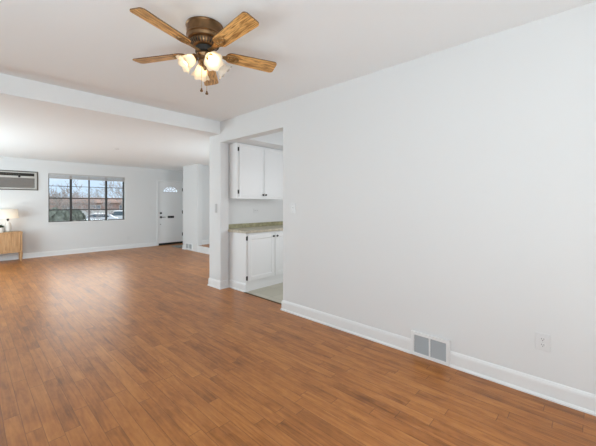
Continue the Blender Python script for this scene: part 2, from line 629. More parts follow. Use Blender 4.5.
# frames and panes of the windows behind and left of the camera
for n_, (ax, p, a0, a1, z0, z1) in enumerate([(0, LX - 0.10, 0.0, 2.0, 0.65, 2.15), (0, LX - 0.10, 5.7, 8.3, 0.65, 2.15), (1, 2.07, 3.2, 4.8, 0.9, 2.1), (1, BY - 0.10, -1.65, 0.6, 0.0, 2.25)]):
    wn_ = thing('window_%d' % (n_ + 2), None, None, (p, (a0 + a1) / 2, z0) if ax == 0 else ((a0 + a1) / 2, p, z0), kind='structure')
    bm = bmesh.new()
    mid = (a0 + a1) / 2
    for q in ((a0, a0 + 0.04, z0, z1), (a1 - 0.04, a1, z0, z1), (mid - 0.025, mid + 0.025, z0, z1), (a0 + 0.04, a1 - 0.04, z0, z0 + 0.04), (a0 + 0.04, a1 - 0.04, z1 - 0.04, z1)):
        if ax == 0:
            box(bm, p - 0.02, p + 0.02, *q)
        else:
            box(bm, q[0], q[1], p - 0.02, p + 0.02, q[2], q[3])
    build('frame', bm, M['trim'], wn_)
    bm = B(p - 0.003, p + 0.003, a0 + 0.04, a1 - 0.04, z0 + 0.04, z1 - 0.04) if ax == 0 else B(a0 + 0.04, a1 - 0.04, p - 0.003, p + 0.003, z0 + 0.04, z1 - 0.04)
    build('pane', bm, M['glass'], wn_)

# baseboards
bm = molding(bmesh.new(), [(RX, BY), (RX, 0.836)])
molding(bm, [(RX, 1.161), (RX, 2.80), (WT - 0.02, 2.80)])
build('baseboard_right', bm, M['trim'], kind='structure')
build('baseboard_opening', molding(bmesh.new(), [(2.852, 4.19), (RX, 4.19), (RX, 4.51), (WT, 4.51)]), M['trim'], kind='structure')
build('baseboard_far', molding(bmesh.new(), [(DX0 - 0.052, FY), (LX, FY)]), M['trim'], kind='structure')
bm = molding(bmesh.new(), [(PX, 8.495), (PX, 8.67), (5.15, 8.67)])
build('baseboard_entry', bm, M['trim'], kind='structure')
build('baseboard_stairs', molding(bmesh.new(), [(6.1, 7.97), (PX + 0.142, 7.97)], z=0.17), M['trim'], kind='structure')
build('baseboard_left', molding(bmesh.new(), [(LX, FY), (LX, BY)]), M['trim'], kind='structure')

# ------------------------------------------------------------------ far window
GY = FY + 0.105
win = thing('window_1', 'black framed window of four tall sashes in the far wall', None, ((WX0 + WX1) / 2, GY, WZ0), kind='structure')
f = 0.026
ZT = 1.985
bm = bmesh.new()
for q in ((WX0, WX0 + f, WZ0, WZ1), (WX1 - f, WX1, WZ0, WZ1), (WX0 + f, WX1 - f, WZ0, WZ0 + f), (WX0 + f, WX1 - f, WZ1 - f, WZ1)):
    box(bm, q[0], q[1], GY - 0.03, GY + 0.03, q[2], q[3])
build('window_frame', bm, M['frame'], win)
cols = [WX0 + f, 1.918, 2.330, 2.744, WX1 - f]
for x, hw, m_ in ((1.918, 0.022, 'frame'), (2.330, 0.013, 'muntin'), (2.744, 0.022, 'frame')):
    build('mullion', B(x - hw, x + hw, GY - 0.028, GY + 0.028, WZ0 + f, WZ1 - f), M[m_], win)
for i in range(4):
    bm = bmesh.new()
    for z, h, in ((1.160, 0.012), (1.462, 0.012), (1.775, 0.0065)):
        box(bm, cols[i] + (0.0 if i == 0 else 0.02), cols[i + 1] - (0.0 if i == 3 else 0.02), GY - 0.012, GY + 0.012, z - h, z + h)
    build('glazing_bar', bm, M['frame'], win)
    build('pane', B(cols[i], cols[i + 1], GY + 0.002, GY + 0.006, WZ0 + f, WZ1 - f), M['glass'], win)
build('sill', B(WX0 - 0.0, WX1 + 0.0, FY - 0.012, GY - 0.03, WZ0 - 0.02, WZ0 + 0.004), M['trim'], win, bevel=0.003)
# raised blind stacked in the head of the window
bl = thing('window_blind', 'pale grey blind raised and stacked at the top of the far window', 'blind', ((WX0 + WX1) / 2, FY + 0.02, WZ1))
build('headrail', B(WX0 + 0.006, WX1 - 0.006, FY + 0.002, FY + 0.04, WZ1 - 0.042, WZ1 - 0.001), M['blind'], bl, bevel=0.003)
bm = bmesh.new()
for k in range(7):
    z = WZ1 - 0.047 - k * 0.0095
    box(bm, WX0 + 0.010, WX1 - 0.010, FY + 0.004, FY + 0.038, z - 0.006, z)
build('slat_stack', bm, M['blind'], bl)
build('bottom_rail', B(WX0 + 0.010, WX1 - 0.010, FY + 0.006, FY + 0.036, WZ1 - 0.132, WZ1 - 0.112), M['blind'], bl, bevel=0.003)

# ------------------------------------------------------------------ front door
dr = thing('door_1', 'white front door with arched light and black hardware', None, ((DX0 + DX1) / 2, FY, 0), kind='structure')
bm = bmesh.new()
for q in ((DX0 - 0.045, DX0 + 0.01, 0, DZ), (DX1 - 0.01, DX1 + 0.045, 0, DZ), (DX0 - 0.045, DX1 + 0.045, DZ, DZ + 0.045)):
    box(bm, q[0], q[1], FY - 0.014, FY - 0.001, q[2], q[3])
box(bm, DX0, DX0 + 0.012, FY, FY + 0.10, 0, DZ)
box(bm, DX1 - 0.012, DX1, FY, FY + 0.10, 0, DZ)
build('door_casing', bm, M['trim'], dr, bevel=0.002)
fcx, fz, frx, frz = 4.573, 1.69, 0.245, 0.205
arch = [(fcx + frx * math.cos(PI * i / 20), fz + frz * math.sin(PI * i / 20) * (0.92 if 0 < i < 20 else 1)) for i in range(21)]
build('door_slab', prism(rect(DX0 + 0.014, DX1 - 0.014, 0.062, DZ - 0.006), FY + 0.012, FY + 0.055, 1, [arch]), M['door'], dr)
build('fanlight_pane', prism(arch, FY + 0.030, FY + 0.036, 1), M['glass'], dr)
bm = bmesh.new()
for k in range(1, 5):
    a = PI * k / 5
    tube(bm, [(fcx + 0.05 * math.cos(a), FY + 0.026, fz + 0.05 * math.sin(a)), (fcx + frx * 0.97 * math.cos(a), FY + 0.026, fz + frz * 0.90 * math.sin(a))], 0.009, 4)
for rr in (0.055, 0.15):
    tube(bm, [(fcx + rr * 1.15 * math.cos(PI * i / 16), FY + 0.026, fz + rr * math.sin(PI * i / 16)) for i in range(17)], 0.008, 4)
tube(bm, [(x, FY + 0.018, z) for x, z in arch] + [(arch[0][0], FY + 0.018, arch[0][1])], 0.011, 4)
build('fanlight_bars', bm, M['came'], dr)
build('door_sweep', B(DX0 + 0.012, DX1 - 0.012, FY - 0.006, FY + 0.09, 0.0, 0.064), M['black'], dr)
bm = bmesh.new()
cyl(bm, (4.250, FY + 0.014, 1.020), (4.250, FY - 0.016, 1.020), 0.030, 18)
box(bm, 4.244, 4.256, FY - 0.030, FY - 0.016, 1.004, 1.036)
build('deadbolt', bm, M['black'], dr)
bm = bmesh.new()
cyl(bm, (4.250, FY + 0.014, 0.892), (4.250, FY - 0.014, 0.892), 0.034, 18)
tube(bm, [(4.250, FY - 0.012, 0.892), (4.250, FY - 0.055, 0.892), (4.270, FY - 0.062, 0.892), (4.372, FY - 0.060, 0.890)], [0.011, 0.011, 0.010, 0.008], 10)
build('door_handle', bm, M['black'], dr)
bm = bmesh.new()
cyl(bm, (4.246, FY + 0.014, 0.662), (4.246, FY + 0.004, 0.662), 0.013, 12)
build('door_screw_cap', bm, M['muntin'], dr)
bm = B(4.474, 4.680, FY + 0.002, FY + 0.014, 0.853, 0.923, 4.494, 4.660, FY - 0.004, FY + 0.002, 0.866, 0.910)
build('mail_slot', bm, M['black'], dr, bevel=0.003)
for z in (1.782, 1.041, 0.307):
    bm = B(4.957, 4.974, FY - 0.004, FY + 0.012, z - 0.05, z + 0.05)
    cyl(bm, (4.971, FY - 0.006, z - 0.055), (4.971, FY - 0.006, z + 0.055), 0.007, 8)
    build('hinge', bm, M['black'], dr)

# ------------------------------------------------------------------ through-wall air conditioner
ac = thing('air_conditioner', 'beige air conditioner set flush into far wall above the oak console', 'air conditioner', ((AX0 + AX1) / 2, FY, AZ0))
build('casing', B(AX0 + 0.004, AX1 - 0.004, FY + 0.02, FY + 0.40, AZ0 + 0.004, AZ1 - 0.004), M['ac_case'], ac)
e = 0.018
build('trim_border', B(AX0 - e, AX1 + e, FY - 0.014, FY - 0.001, AZ1, AZ1 + e, AX0 - e, AX1 + e, FY - 0.014, FY - 0.001, AZ0 - e, AZ0,
                       AX0 - e, AX0, FY - 0.014, FY - 0.001, AZ0, AZ1, AX1, AX1 + e, FY - 0.014, FY - 0.001, AZ0, AZ1), M['ac_border'], ac)
bm = B(AX0 + 0.004, AX1 - 0.004, FY - 0.006, FY + 0.02, 2.056, AZ1 - 0.004, AX0 + 0.004, AX1 - 0.004, FY - 0.010, FY + 0.02, 1.937, 1.985,
       AX0 + 0.004, AX1 - 0.004, FY - 0.010, FY + 0.02, AZ0 + 0.004, 1.700, AX0 + 0.004, AX0 + 0.07, FY - 0.008, FY + 0.02, 1.700, 1.937,
       AX1 - 0.045, AX1 - 0.004, FY - 0.008, FY + 0.02, 1.700, 1.937, AX1 - 0.052, AX1 - 0.004, FY - 0.008, FY + 0.02, 1.985, 2.056)
build('front_panel', bm, M['ac_case'], ac, bevel=0.003)
bm = B(AX0 + 0.004, AX1 - 0.052, FY + 0.012, FY + 0.022, 1.985, 2.056)
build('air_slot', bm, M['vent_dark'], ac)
bm = B(AX0 + 0.004, AX1 - 0.30, FY - 0.004, FY + 0.006, 2.020, 2.030)
for k in range(16):
    x = AX0 + 0.06 + k * 0.043
    box(bm, x, x + 0.004, FY - 0.002, FY + 0.010, 1.986, 2.055)
build('air_louvre', bm, M['ac_border'], ac)
bm = bmesh.new()
for k in range(22):
    z = 1.704 + k * 0.0106
    v = box(bm, AX0 + 0.07, AX1 - 0.045, FY + 0.000, FY + 0.012, z, z + 0.0075)
box(bm, AX0 + 0.07, AX1 - 0.045, FY + 0.012, FY + 0.018, 1.700, 1.937)
build('grille', bm, M['ac_grille'], ac)
bm = bmesh.new()
cyl(bm, (0.885, FY - 0.010, 1.968), (0.885, FY - 0.026, 1.968), 0.022, 14)
build('control_knob', bm, M['black'], ac)

# ------------------------------------------------------------------ console, lamp, plant
cx0, cx1, cy0, cy1 = -0.35, 0.907, 9.56, 9.915
cs = thing('console_cabinet', 'light oak console cabinet on legs against the far wall', 'cabinet', ((cx0 + cx1) / 2, (cy0 + cy1) / 2, 0))
build('top', B(cx0 - 0.004, cx1 + 0.004, cy0 - 0.006, cy1, 0.650, 0.674), M['oak_console'], cs, bevel=0.003)
bm = B(cx0, cx0 + 0.03, cy0, cy1, 0.205, 0.650, cx1 - 0.03, cx1, cy0, cy1, 0.205, 0.650, cx0 + 0.03, cx1 - 0.03, cy0, cy1, 0.205, 0.232,
       cx0 + 0.03, cx1 - 0.03, cy1 - 0.012, cy1, 0.232, 0.650)
build('carcass', bm, M['oak_console'], cs, bevel=0.002)
nd = 3
dw = (cx1 - cx0 - 0.064) / nd
for k in range(nd):
    a = cx0 + 0.032 + k * dw
    bm = B(a + 0.002, a + dw - 0.002, cy0 + 0.012, cy0 + 0.024, 0.235, 0.648)
    for j in range(5):
        s_ = (dw - 0.004) / 5
        box(bm, a + 0.002 + j * s_ + 0.002, a + 0.002 + (j + 1) * s_ - 0.002, cy0 + 0.004, cy0 + 0.012, 0.235, 0.648)
    build('door', bm, M['oak_console'], cs)
for x in (cx0 + 0.018, cx1 - 0.018):
    for y in (cy0 + 0.025, cy1 - 0.025):
        bm = bmesh.new()
        tube(bm, [(x, y, 0), (x, y, 0.205)], [0.017, 0.025], 4)
        build('leg', bm, M['oak_console'], cs)

lx, ly, lz = 0.672, 9.745, 0.674
lamp = thing('table_lamp', 'lit table lamp with cream shade on the oak console', 'lamp', (lx, ly, lz))
bm = bmesh.new()
lathe(bm, [(0.085, 0.0), (0.086, 0.006), (0.078, 0.012), (0.050, 0.014)], 28, (lx, ly, lz))
build('foot', bm, mat('tan_foot', (0.36, 0.30, 0.20), 0.5), lamp, smooth=False)
bm = bmesh.new()
lathe(bm, [(0.050, 0.012), (0.062, 0.03), (0.068, 0.08), (0.064, 0.14), (0.050, 0.20), (0.030, 0.232), (0.024, 0.244)], 28, (lx, ly, lz))
build('base', bm, M['ceramic'], lamp, smooth=True)
bm = bmesh.new()
lathe(bm, [(0.014, 0.244), (0.014, 0.266), (0.022, 0.268), (0.022, 0.306), (0.014, 0.308), (0.014, 0.345)], 20, (lx, ly, lz))
build('socket', bm, M['hinge'], lamp)
sh0, sh1 = 0.312, 0.524
bm = bmesh.new()
lathe(bm, [(0.190, sh0), (0.160, sh1), (0.157, sh1), (0.187, sh0)], 40, (lx, ly, lz), caps=False)
for k in range(40):
    pass
shade = build('lamp_shade', bm, M['shade_cloth'], lamp, smooth=True)
bm = bmesh.new()
for a in range(3):
    t = 2 * PI * a / 3
    tube(bm, [(lx, ly, lz + 0.335), (lx + 0.186 * math.cos(t), ly + 0.186 * math.sin(t), lz + sh0 + 0.012)], 0.002, 5)
build('shade_spider', bm, M['hinge'], lamp)
bm = bmesh.new()
bmesh.ops.create_uvsphere(bm, u_segments=14, v_segments=10, radius=0.030, matrix=Matrix.Translation((lx, ly, lz + 0.395)))
lathe(bm, [(0.014, 0.345), (0.018, 0.372)], 14, (lx, ly, lz))
build('bulb', bm, M['lamp_bulb'], lamp, smooth=True)

px_, py_ = 0.545, 9.68
pl = thing('potted_plant', 'small dark leafy plant in a white pot on the oak console', 'plant', (px_, py_, 0.674))
bm = bmesh.new()
lathe(bm, [(0.046, 0), (0.062, 0.10), (0.064, 0.112), (0.056, 0.112), (0.052, 0.098)], 24, (px_, py_, 0.674))
build('pot', bm, M['ceramic'], pl, smooth=False)
rnd = random.Random(3)
bm = bmesh.new()
for k in range(90):
    a = rnd.uniform(0, 2 * PI)
    el = rnd.uniform(0.15, 1.4)
    r_ = rnd.uniform(0.03, 0.062)
    c_ = Vector((px_ + r_ * math.cos(a) * math.cos(el), py_ + r_ * math.sin(a) * math.cos(el), 0.674 + 0.108 + 0.055 * math.sin(el) * rnd.uniform(0.5, 1.1)))
    d_ = Vector((math.cos(a), math.sin(a), rnd.uniform(0.1, 1.0))).normalized()
    n_ = d_.cross(Vector((rnd.uniform(-1, 1), rnd.uniform(-1, 1), 1))).normalized()
    L_ = rnd.uniform(0.018, 0.032)
    up = d_.cross(n_) * 0.004
    vs = [bm.verts.new(c_ - d_ * L_), bm.verts.new(c_ + n_ * L_ * 0.45 + up), bm.verts.new(c_ + d_ * L_), bm.verts.new(c_ - n_ * L_ * 0.45 + up)]
    bm.faces.new(vs)
for k in range(10):
    a = k * 0.63
    tube(bm, [(px_, py_, 0.775), (px_ + 0.035 * math.cos(a), py_ + 0.035 * math.sin(a), 0.812)], 0.002, 4)
build('foliage', bm, M['leaf'], pl)

# ------------------------------------------------------------------ entry mat
tag(build('door_mat', B(4.36, 4.98, 8.98, 9.50, 0.001, 0.012), M['mat_rug'], base=(4.67, 9.24, 0.001), bevel=0.003), 'grey door mat on the floor before the white front door', 'door mat')

# ------------------------------------------------------------------ plates on the walls


def plate_x(name, label, cat, y0, y1, z0, z1, x, mat_, toggle):
    """A wall plate on a wall facing -X."""
    t = thing(name, label, cat, (x, (y0 + y1) / 2, (z0 + z1) / 2))
    build('cover_plate', B(x - 0.006, x - 0.0005, y0, y1, z0, z1), mat_, t, bevel=0.0025)
    ym, zm = (y0 + y1) / 2, (z0 + z1) / 2
    if toggle == 'switch':
        build('toggle_surround', B(x - 0.008, x - 0.006, ym - 0.008, ym + 0.008, zm - 0.017, zm + 0.017), mat_, t)
        bm = B(x - 0.020, x - 0.008, ym - 0.0045, ym + 0.0045, zm + 0.001, zm + 0.012)
        build('toggle', bm, mat_, t)
    elif toggle == 'rocker':
        build('rocker', B(x - 0.010, x - 0.006, ym - 0.016, ym + 0.016, zm - 0.033, zm + 0.033), mat_, t, bevel=0.002)
    elif toggle == 'outlet':
        for s in (-1, 1):
            bm = bmesh.new()
            pr = [(ym + 0.0165 * math.cos(a * PI / 10), zm + s * 0.0195 + 0.0140 * math.sin(a * PI / 10)) for a in range(20)]
            rc = prism(pr, x - 0.009, x - 0.006, 0)
            r_ = build('receptacle', rc, mat_, t)
            z_ = zm + s * 0.0195
            bm = B(x - 0.0098, x - 0.0088, ym - 0.0075, ym - 0.0050, z_ - 0.001, z_ + 0.008, x - 0.0098, x - 0.0088, ym + 0.0050, ym + 0.0075, z_ - 0.001, z_ + 0.008)
            cyl(bm, (x - 0.0098, ym, z_ - 0.0075), (x - 0.0088, ym, z_ - 0.0075), 0.0028, 8)
            build('slot', bm, M['duct'], r_)
    for dz in ((0,) if toggle == 'outlet' else (-0.044, 0.044)):
        build('screw', cyl(bmesh.new(), (x - 0.0072, ym, zm + dz), (x - 0.0055, ym, zm + dz), 0.003, 8), M['switchplate'], t)
    return t


plate_x('wall_outlet', 'white duplex outlet low on the right wall near the grey floor vent', 'outlet', 0.200, 0.284, 0.318, 0.436, RX, M['plastic'], 'outlet')
plate_x('light_switch', 'white toggle light switch on the right wall beside the kitchen opening', 'light switch', 2.580, 2.668, 1.206, 1.330, RX, M['plastic'], 'switch')
plate_x('light_switch', 'narrow grey switch plate on the wall stub left of the kitchen cabinets', 'light switch', 4.283, 4.345, 1.180, 1.320, RX, M['switchplate'], 'rocker')


def plate_y(name, label, cat, x0, x1, z0, z1, y, mat_, kind_):
    t = thing(name, label, cat, ((x0 + x1) / 2, y, (z0 + z1) / 2))
    build('cover_plate', B(x0, x1, y - 0.006, y - 0.0005, z0, z1), mat_, t, bevel=0.0025)
    xm, zm = (x0 + x1) / 2, (z0 + z1) / 2
    if kind_ == 'switch':
        build('toggle', B(xm - 0.005, xm + 0.005, y - 0.018, y - 0.006, zm, zm + 0.012), mat_, t)
    else:
        for s in (-1, 1):
            dx, dz = (0.0, 0.0195 * s) if kind_ == 'outlet' else (0.0195 * s, 0.0)
            r_ = build('receptacle', prism([(xm + dx + 0.0155 * math.cos(a * PI / 8), zm + dz + 0.0145 * math.sin(a * PI / 8)) for a in range(16)], y - 0.009, y - 0.006, 1), mat_, t)
            build('slot', B(xm + dx - 0.0075, xm + dx - 0.005, y - 0.0098, y - 0.0088, zm + dz, zm + dz + 0.008, xm + dx + 0.005, xm + dx + 0.0075, y - 0.0098, y - 0.0088, zm + dz, zm + dz + 0.008), M['duct'], r_)
    return t


plate_y('wall_outlet', 'faint white outlet low on the far wall below the window', 'outlet', 3.262, 3.338, 0.25, 0.37, FY, M['plastic'], 'outlet')
plate_y('light_switch', 'small white switch plate on the far wall between window and front door', 'light switch', 3.885, 3.965, 1.135, 1.255, FY, M['plastic'], 'switch')
plate_y('wall_outlet', 'white outlet plate above the olive-edged kitchen counter', 'outlet', 3.50, 3.62, 1.155, 1.235, 4.37, M['plastic'], 'sideways')

bm = bmesh.new()
lathe(bm, [(0.045, 0.0), (0.045, -0.006), (0.030, -0.014), (0.006, -0.016)], 20, (2.05, 6.82, ZL))
tag(build('ceiling_cover', bm, M['plastic'], base=(2.05, 6.82, ZL)), 'small round white cover on the lower ceiling of the far room', 'cover plate')

# ------------------------------------------------------------------ floor-level registers


def register(label, y0, y1, z0, z1, x, border, split, slat_n, slat_mat, group=None):
    t = thing('wall_vent', label, 'vent', (x, (y0 + y1) / 2, z0))
    bw = border
    bm = B(x - 0.022, x - 0.0005, y0, y1, z1 - bw, z1, x - 0.022, x - 0.0005, y0, y1, z0, z0 + bw,
           x - 0.022, x - 0.0005, y0, y0 + bw, z0 + bw, z1 - bw, x - 0.022, x - 0.0005, y1 - bw, y1, z0 + bw, z1 - bw)
    build('vent_frame', bm, M['trim'], t, bevel=0.003)
    ym = (y0 + y1) / 2
    cells = [(y0 + bw, ym - 0.006), (ym + 0.006, y1 - bw)] if split else [(y0 + bw, y1 - bw)]
    if split:
        build('divider', B(x - 0.022, x - 0.001, ym - 0.006, ym + 0.006, z0 + bw, z1 - bw), M['trim'], t)
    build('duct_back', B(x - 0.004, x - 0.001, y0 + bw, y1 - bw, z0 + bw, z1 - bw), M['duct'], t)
    for a, b in cells:
        bm = bmesh.new()
        h = (z1 - z0 - 2 * bw) / slat_n
        for k in range(slat_n):
            z = z0 + bw + k * h
            p = [(x - 0.017, z), (x - 0.015, z), (x - 0.006, z + h * 1.05), (x - 0.008, z + h * 1.05)]
            vs = [[bm.verts.new((q[0], yy, min(q[1], z1 - bw))) for q in p] for yy in (a, b)]
            for i in range(4):
                bm.faces.new((vs[0][i], vs[0][(i + 1) % 4], vs[1][(i + 1) % 4], vs[1][i]))
            bm.faces.new(vs[0])
            bm.faces.new(vs[1])
        build('louvre_panel', bm, slat_mat, t)
    return t


register('white framed grey louvred vent set in the right wall baseboard', 0.838, 1.159, 0.0, 0.207, RX, 0.028, True, 11, M['grille'])
register('small louvred vent at the foot of the white pillar by the front door', 8.10, 8.49, 0.03, 0.205, PX, 0.026, True, 7, M['grille'])

# ------------------------------------------------------------------ kitchen cabinets
KX = 2.873


def shaker(bm, x0, x1, yf, z0, z1, rail=0.055, depth=0.010):
    """Door slab with a raised border and a slightly raised field, front face at yf (towards -Y)."""
    box(bm, x0, x1, yf + depth * 0.6, yf + 0.020, z0, z1)
    for q in ((x0, x0 + rail, z0, z1), (x1 - rail, x1, z0, z1), (x0 + rail, x1 - rail, z0, z0 + rail), (x0 + rail, x1 - rail, z1 - rail, z1)):
        box(bm, q[0], q[1], yf, yf + depth, q[2], q[3])
    # bevelled inner lip
    a, b, c, d = x0 + rail, x1 - rail, z0 + rail, z1 - rail
    t = 0.012
    o = [bm.verts.new(p) for p in ((a, yf, c), (b, yf, c), (b, yf, d), (a, yf, d))]
    i = [bm.verts.new(p) for p in ((a + t, yf + depth * 0.62, c + t), (b - t, yf + depth * 0.62, c + t), (b - t, yf + depth * 0.62, d - t), (a + t, yf + depth * 0.62, d - t))]
    for k in range(4):
        bm.faces.new((o[k], o[(k + 1) % 4], i[(k + 1) % 4], i[k]))


def hw_knob(x, y, z, parent):
    bm = bmesh.new()
    tube(bm, [(x, y, z), (x, y - 0.012, z)], 0.006, 10)
    tube(bm, [(x, y - 0.010, z), (x, y - 0.016, z), (x, y - 0.024, z), (x, y - 0.028, z)], [0.010, 0.0165, 0.0165, 0.009], 14)
    build('knob', bm, M['hinge'], parent)


def hw_hinge(x, y, z, parent):
    bm = B(x - 0.018, x + 0.002, y - 0.006, y + 0.001, z - 0.030, z + 0.030)
    cyl(bm, (x + 0.003, y - 0.006, z - 0.032), (x + 0.003, y - 0.006, z + 0.032), 0.006, 8)
    build('hinge', bm, M['hinge'], parent)


uf, ux1 = 4.02, 3.975
uc = thing('wall_cupboard', 'white two-door wall cupboard hung above the olive-edged kitchen counter', 'cupboard', ((KX + ux1) / 2, 4.36, 1.405))
bm = B(KX, KX + 0.018, uf, 4.368, 1.405, 2.268, ux1 - 0.018, ux1, uf, 4.368, 1.405, 2.268, KX + 0.018, ux1 - 0.018, uf, 4.368, 1.405, 1.425,
       KX + 0.018, ux1 - 0.018, uf, 4.368, 2.248, 2.268, KX + 0.018, ux1 - 0.018, 4.356, 4.368, 1.425, 2.248)
build('carcass', bm, M['cab'], uc)
bm = B(KX, KX + 0.045, uf - 0.019, uf, 1.400, 2.268, ux1 - 0.045, ux1, uf - 0.019, uf, 1.400, 2.268, KX + 0.045, ux1 - 0.045, uf - 0.019, uf, 1.400, 1.440, KX + 0.045, ux1 - 0.045, uf - 0.019, uf, 2.232, 2.268)
build('face_frame', bm, M['cab'], uc)
gap = 3.415
for a, b, kx, hx in ((KX + 0.043, gap - 0.005, gap - 0.030, KX + 0.041), (gap + 0.005, ux1 - 0.043, gap + 0.028, None)):
    bm = bmesh.new()
    shaker(bm, a, b, uf - 0.040, 1.432, 2.240, 0.028, 0.007)
    d_ = build('door', bm, M['cab'], uc, bevel=0.0015)
    hw_knob(kx, uf - 0.040, 1.466, d_)
    if hx:
        for z in (2.172, 1.508):
            hw_hinge(hx, uf - 0.020, z, d_)

bf, bx1 = 3.775, 4.02
bc = thing('base_cupboard', 'white two-door base cupboard under the worktop in the kitchen', 'cupboard', ((KX + bx1) / 2, 4.07, 0.002))
bm = B(KX, KX + 0.018, bf, 4.368, 0.002, 0.880, bx1 - 0.018, bx1, bf, 4.368, 0.002, 0.880, KX + 0.018, bx1 - 0.018, bf, 4.368, 0.11, 0.128,
       KX + 0.018, bx1 - 0.018, bf + 0.02, 4.368, 0.862, 0.880, KX + 0.018, bx1 - 0.018, 4.35, 4.368, 0.128, 0.862)
build('carcass', bm, M['cab'], bc)
bm = B(KX, KX + 0.050, bf - 0.019, bf, 0.002, 0.880, bx1 - 0.05, bx1, bf - 0.019, bf, 0.11, 0.880, KX + 0.05, bx1 - 0.05, bf - 0.019, bf, 0.11, 0.170, KX + 0.05, bx1 - 0.05, bf - 0.019, bf, 0.835, 0.880)
build('face_frame', bm, M['cab'], bc)
build('toe_kick', B(KX + 0.05, bx1, bf - 0.008, bf + 0.008, 0.002, 0.108), M['cab'], bc)
build('base_trim', molding(bmesh.new(), [(KX, bf - 0.018), (KX, 4.187)]), M['trim'], bc)
gap = 3.437
for a, b, kx, hx in ((KX + 0.020, gap - 0.005, gap - 0.042, KX + 0.014), (gap + 0.005, bx1 - 0.044, gap + 0.040, None)):
    bm = bmesh.new()
    shaker(bm, a, b, bf - 0.040, 0.158, 0.850, 0.062, 0.010)
    d_ = build('door', bm, M['cab'], bc, bevel=0.0015)
    hw_knob(kx, bf - 0.040, 0.802, d_)
    if hx:
        for z in (0.802, 0.205):
            hw_hinge(hx, bf - 0.020, z, d_)
# the worktop over the cupboards
wt = thing('worktop', 'beige kitchen worktop with an olive upstand along the wall', 'worktop', (3.6, 4.05, 0.882))
build('slab', B(2.868, 5.395, 3.740, 4.368, 0.882, 0.914), M['counter'], wt)
bm = B(2.843, 2.868, 3.715, 4.188, 0.880, 0.917, 2.868, 5.395, 3.715, 3.740, 0.880, 0.917)
build('edge_strip', bm, M['counter_edge'], wt, bevel=0.004)
build('upstand', B(2.868, 5.395, 4.346, 4.368, 0.9145, 0.982), M['upstand'], wt, bevel=0.003)

# ------------------------------------------------------------------ ceiling fan
fx_, fy_ = 1.177, 2.020
fan = thing('ceiling_fan', 'bronze and oak five-blade ceiling fan with lit frosted glass shades', 'ceiling fan', (fx_, fy_, ZC))
FO = (fx_, fy_, ZC)
bm = bmesh.new()
lathe(bm, [(0.124, 0.0), (0.130, -0.004), (0.131, -0.012), (0.126, -0.018), (0.124, -0.070), (0.127, -0.074), (0.127, -0.080), (0.121, -0.085), (0.115, -0.105), (0.098, -0.112)], 56, FO)
build('motor_housing', bm, M['bronze'], fan, smooth=False)
bm = bmesh.new()
lathe(bm, [(0.098, -0.112), (0.100, -0.118), (0.096, -0.135), (0.080, -0.150), (0.074, -0.154)], 48, FO)
vb = build('vented_collar', bm, M['bronze'], fan, smooth=True)
bm = bmesh.new()
for k in range(30):
    a = 2 * PI * k / 30
    p = [Vector((fx_ + r_ * math.cos(a), fy_ + r_ * math.sin(a), ZC + z_)) for r_, z_ in ((0.1005, -0.120), (0.0975, -0.135), (0.083, -0.1485))]
    tube(bm, p, [0.003, 0.0045, 0.003], 6)
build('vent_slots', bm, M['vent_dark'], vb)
bm = bmesh.new()
lathe(bm, [(0.060, -0.154), (0.066, -0.158), (0.066, -0.192), (0.058, -0.196)], 36, FO)
build('flywheel', bm, M['vent_dark'], fan)

BZ = -0.192
GX, GYT = -0.009, -0.052
jit = [0.013, -0.03, -0.017, 0.017, 0.017]
PITCH = math.radians(-13)


def blade_outline(r0, r1, w0, w1, n=8):
    top = []
    rc = 0.026
    # root end rounded, tip with rounded corners
    for i in range(n + 1):
        a = PI - PI / 2 * i / n
        top.append((r0 + w0 / 2 * 0.9 + w0 / 2 * 0.9 * math.cos(a), w0 / 2 * math.sin(a)))
    for i in range(n + 1):
        a = PI / 2 - PI / 2 * i / n
        top.append((r1 - rc + rc * math.cos(a), w1 / 2 - rc + rc * math.sin(a)))
    return top + [(x, -y) for x, y in reversed(top) if y > 1e-6]


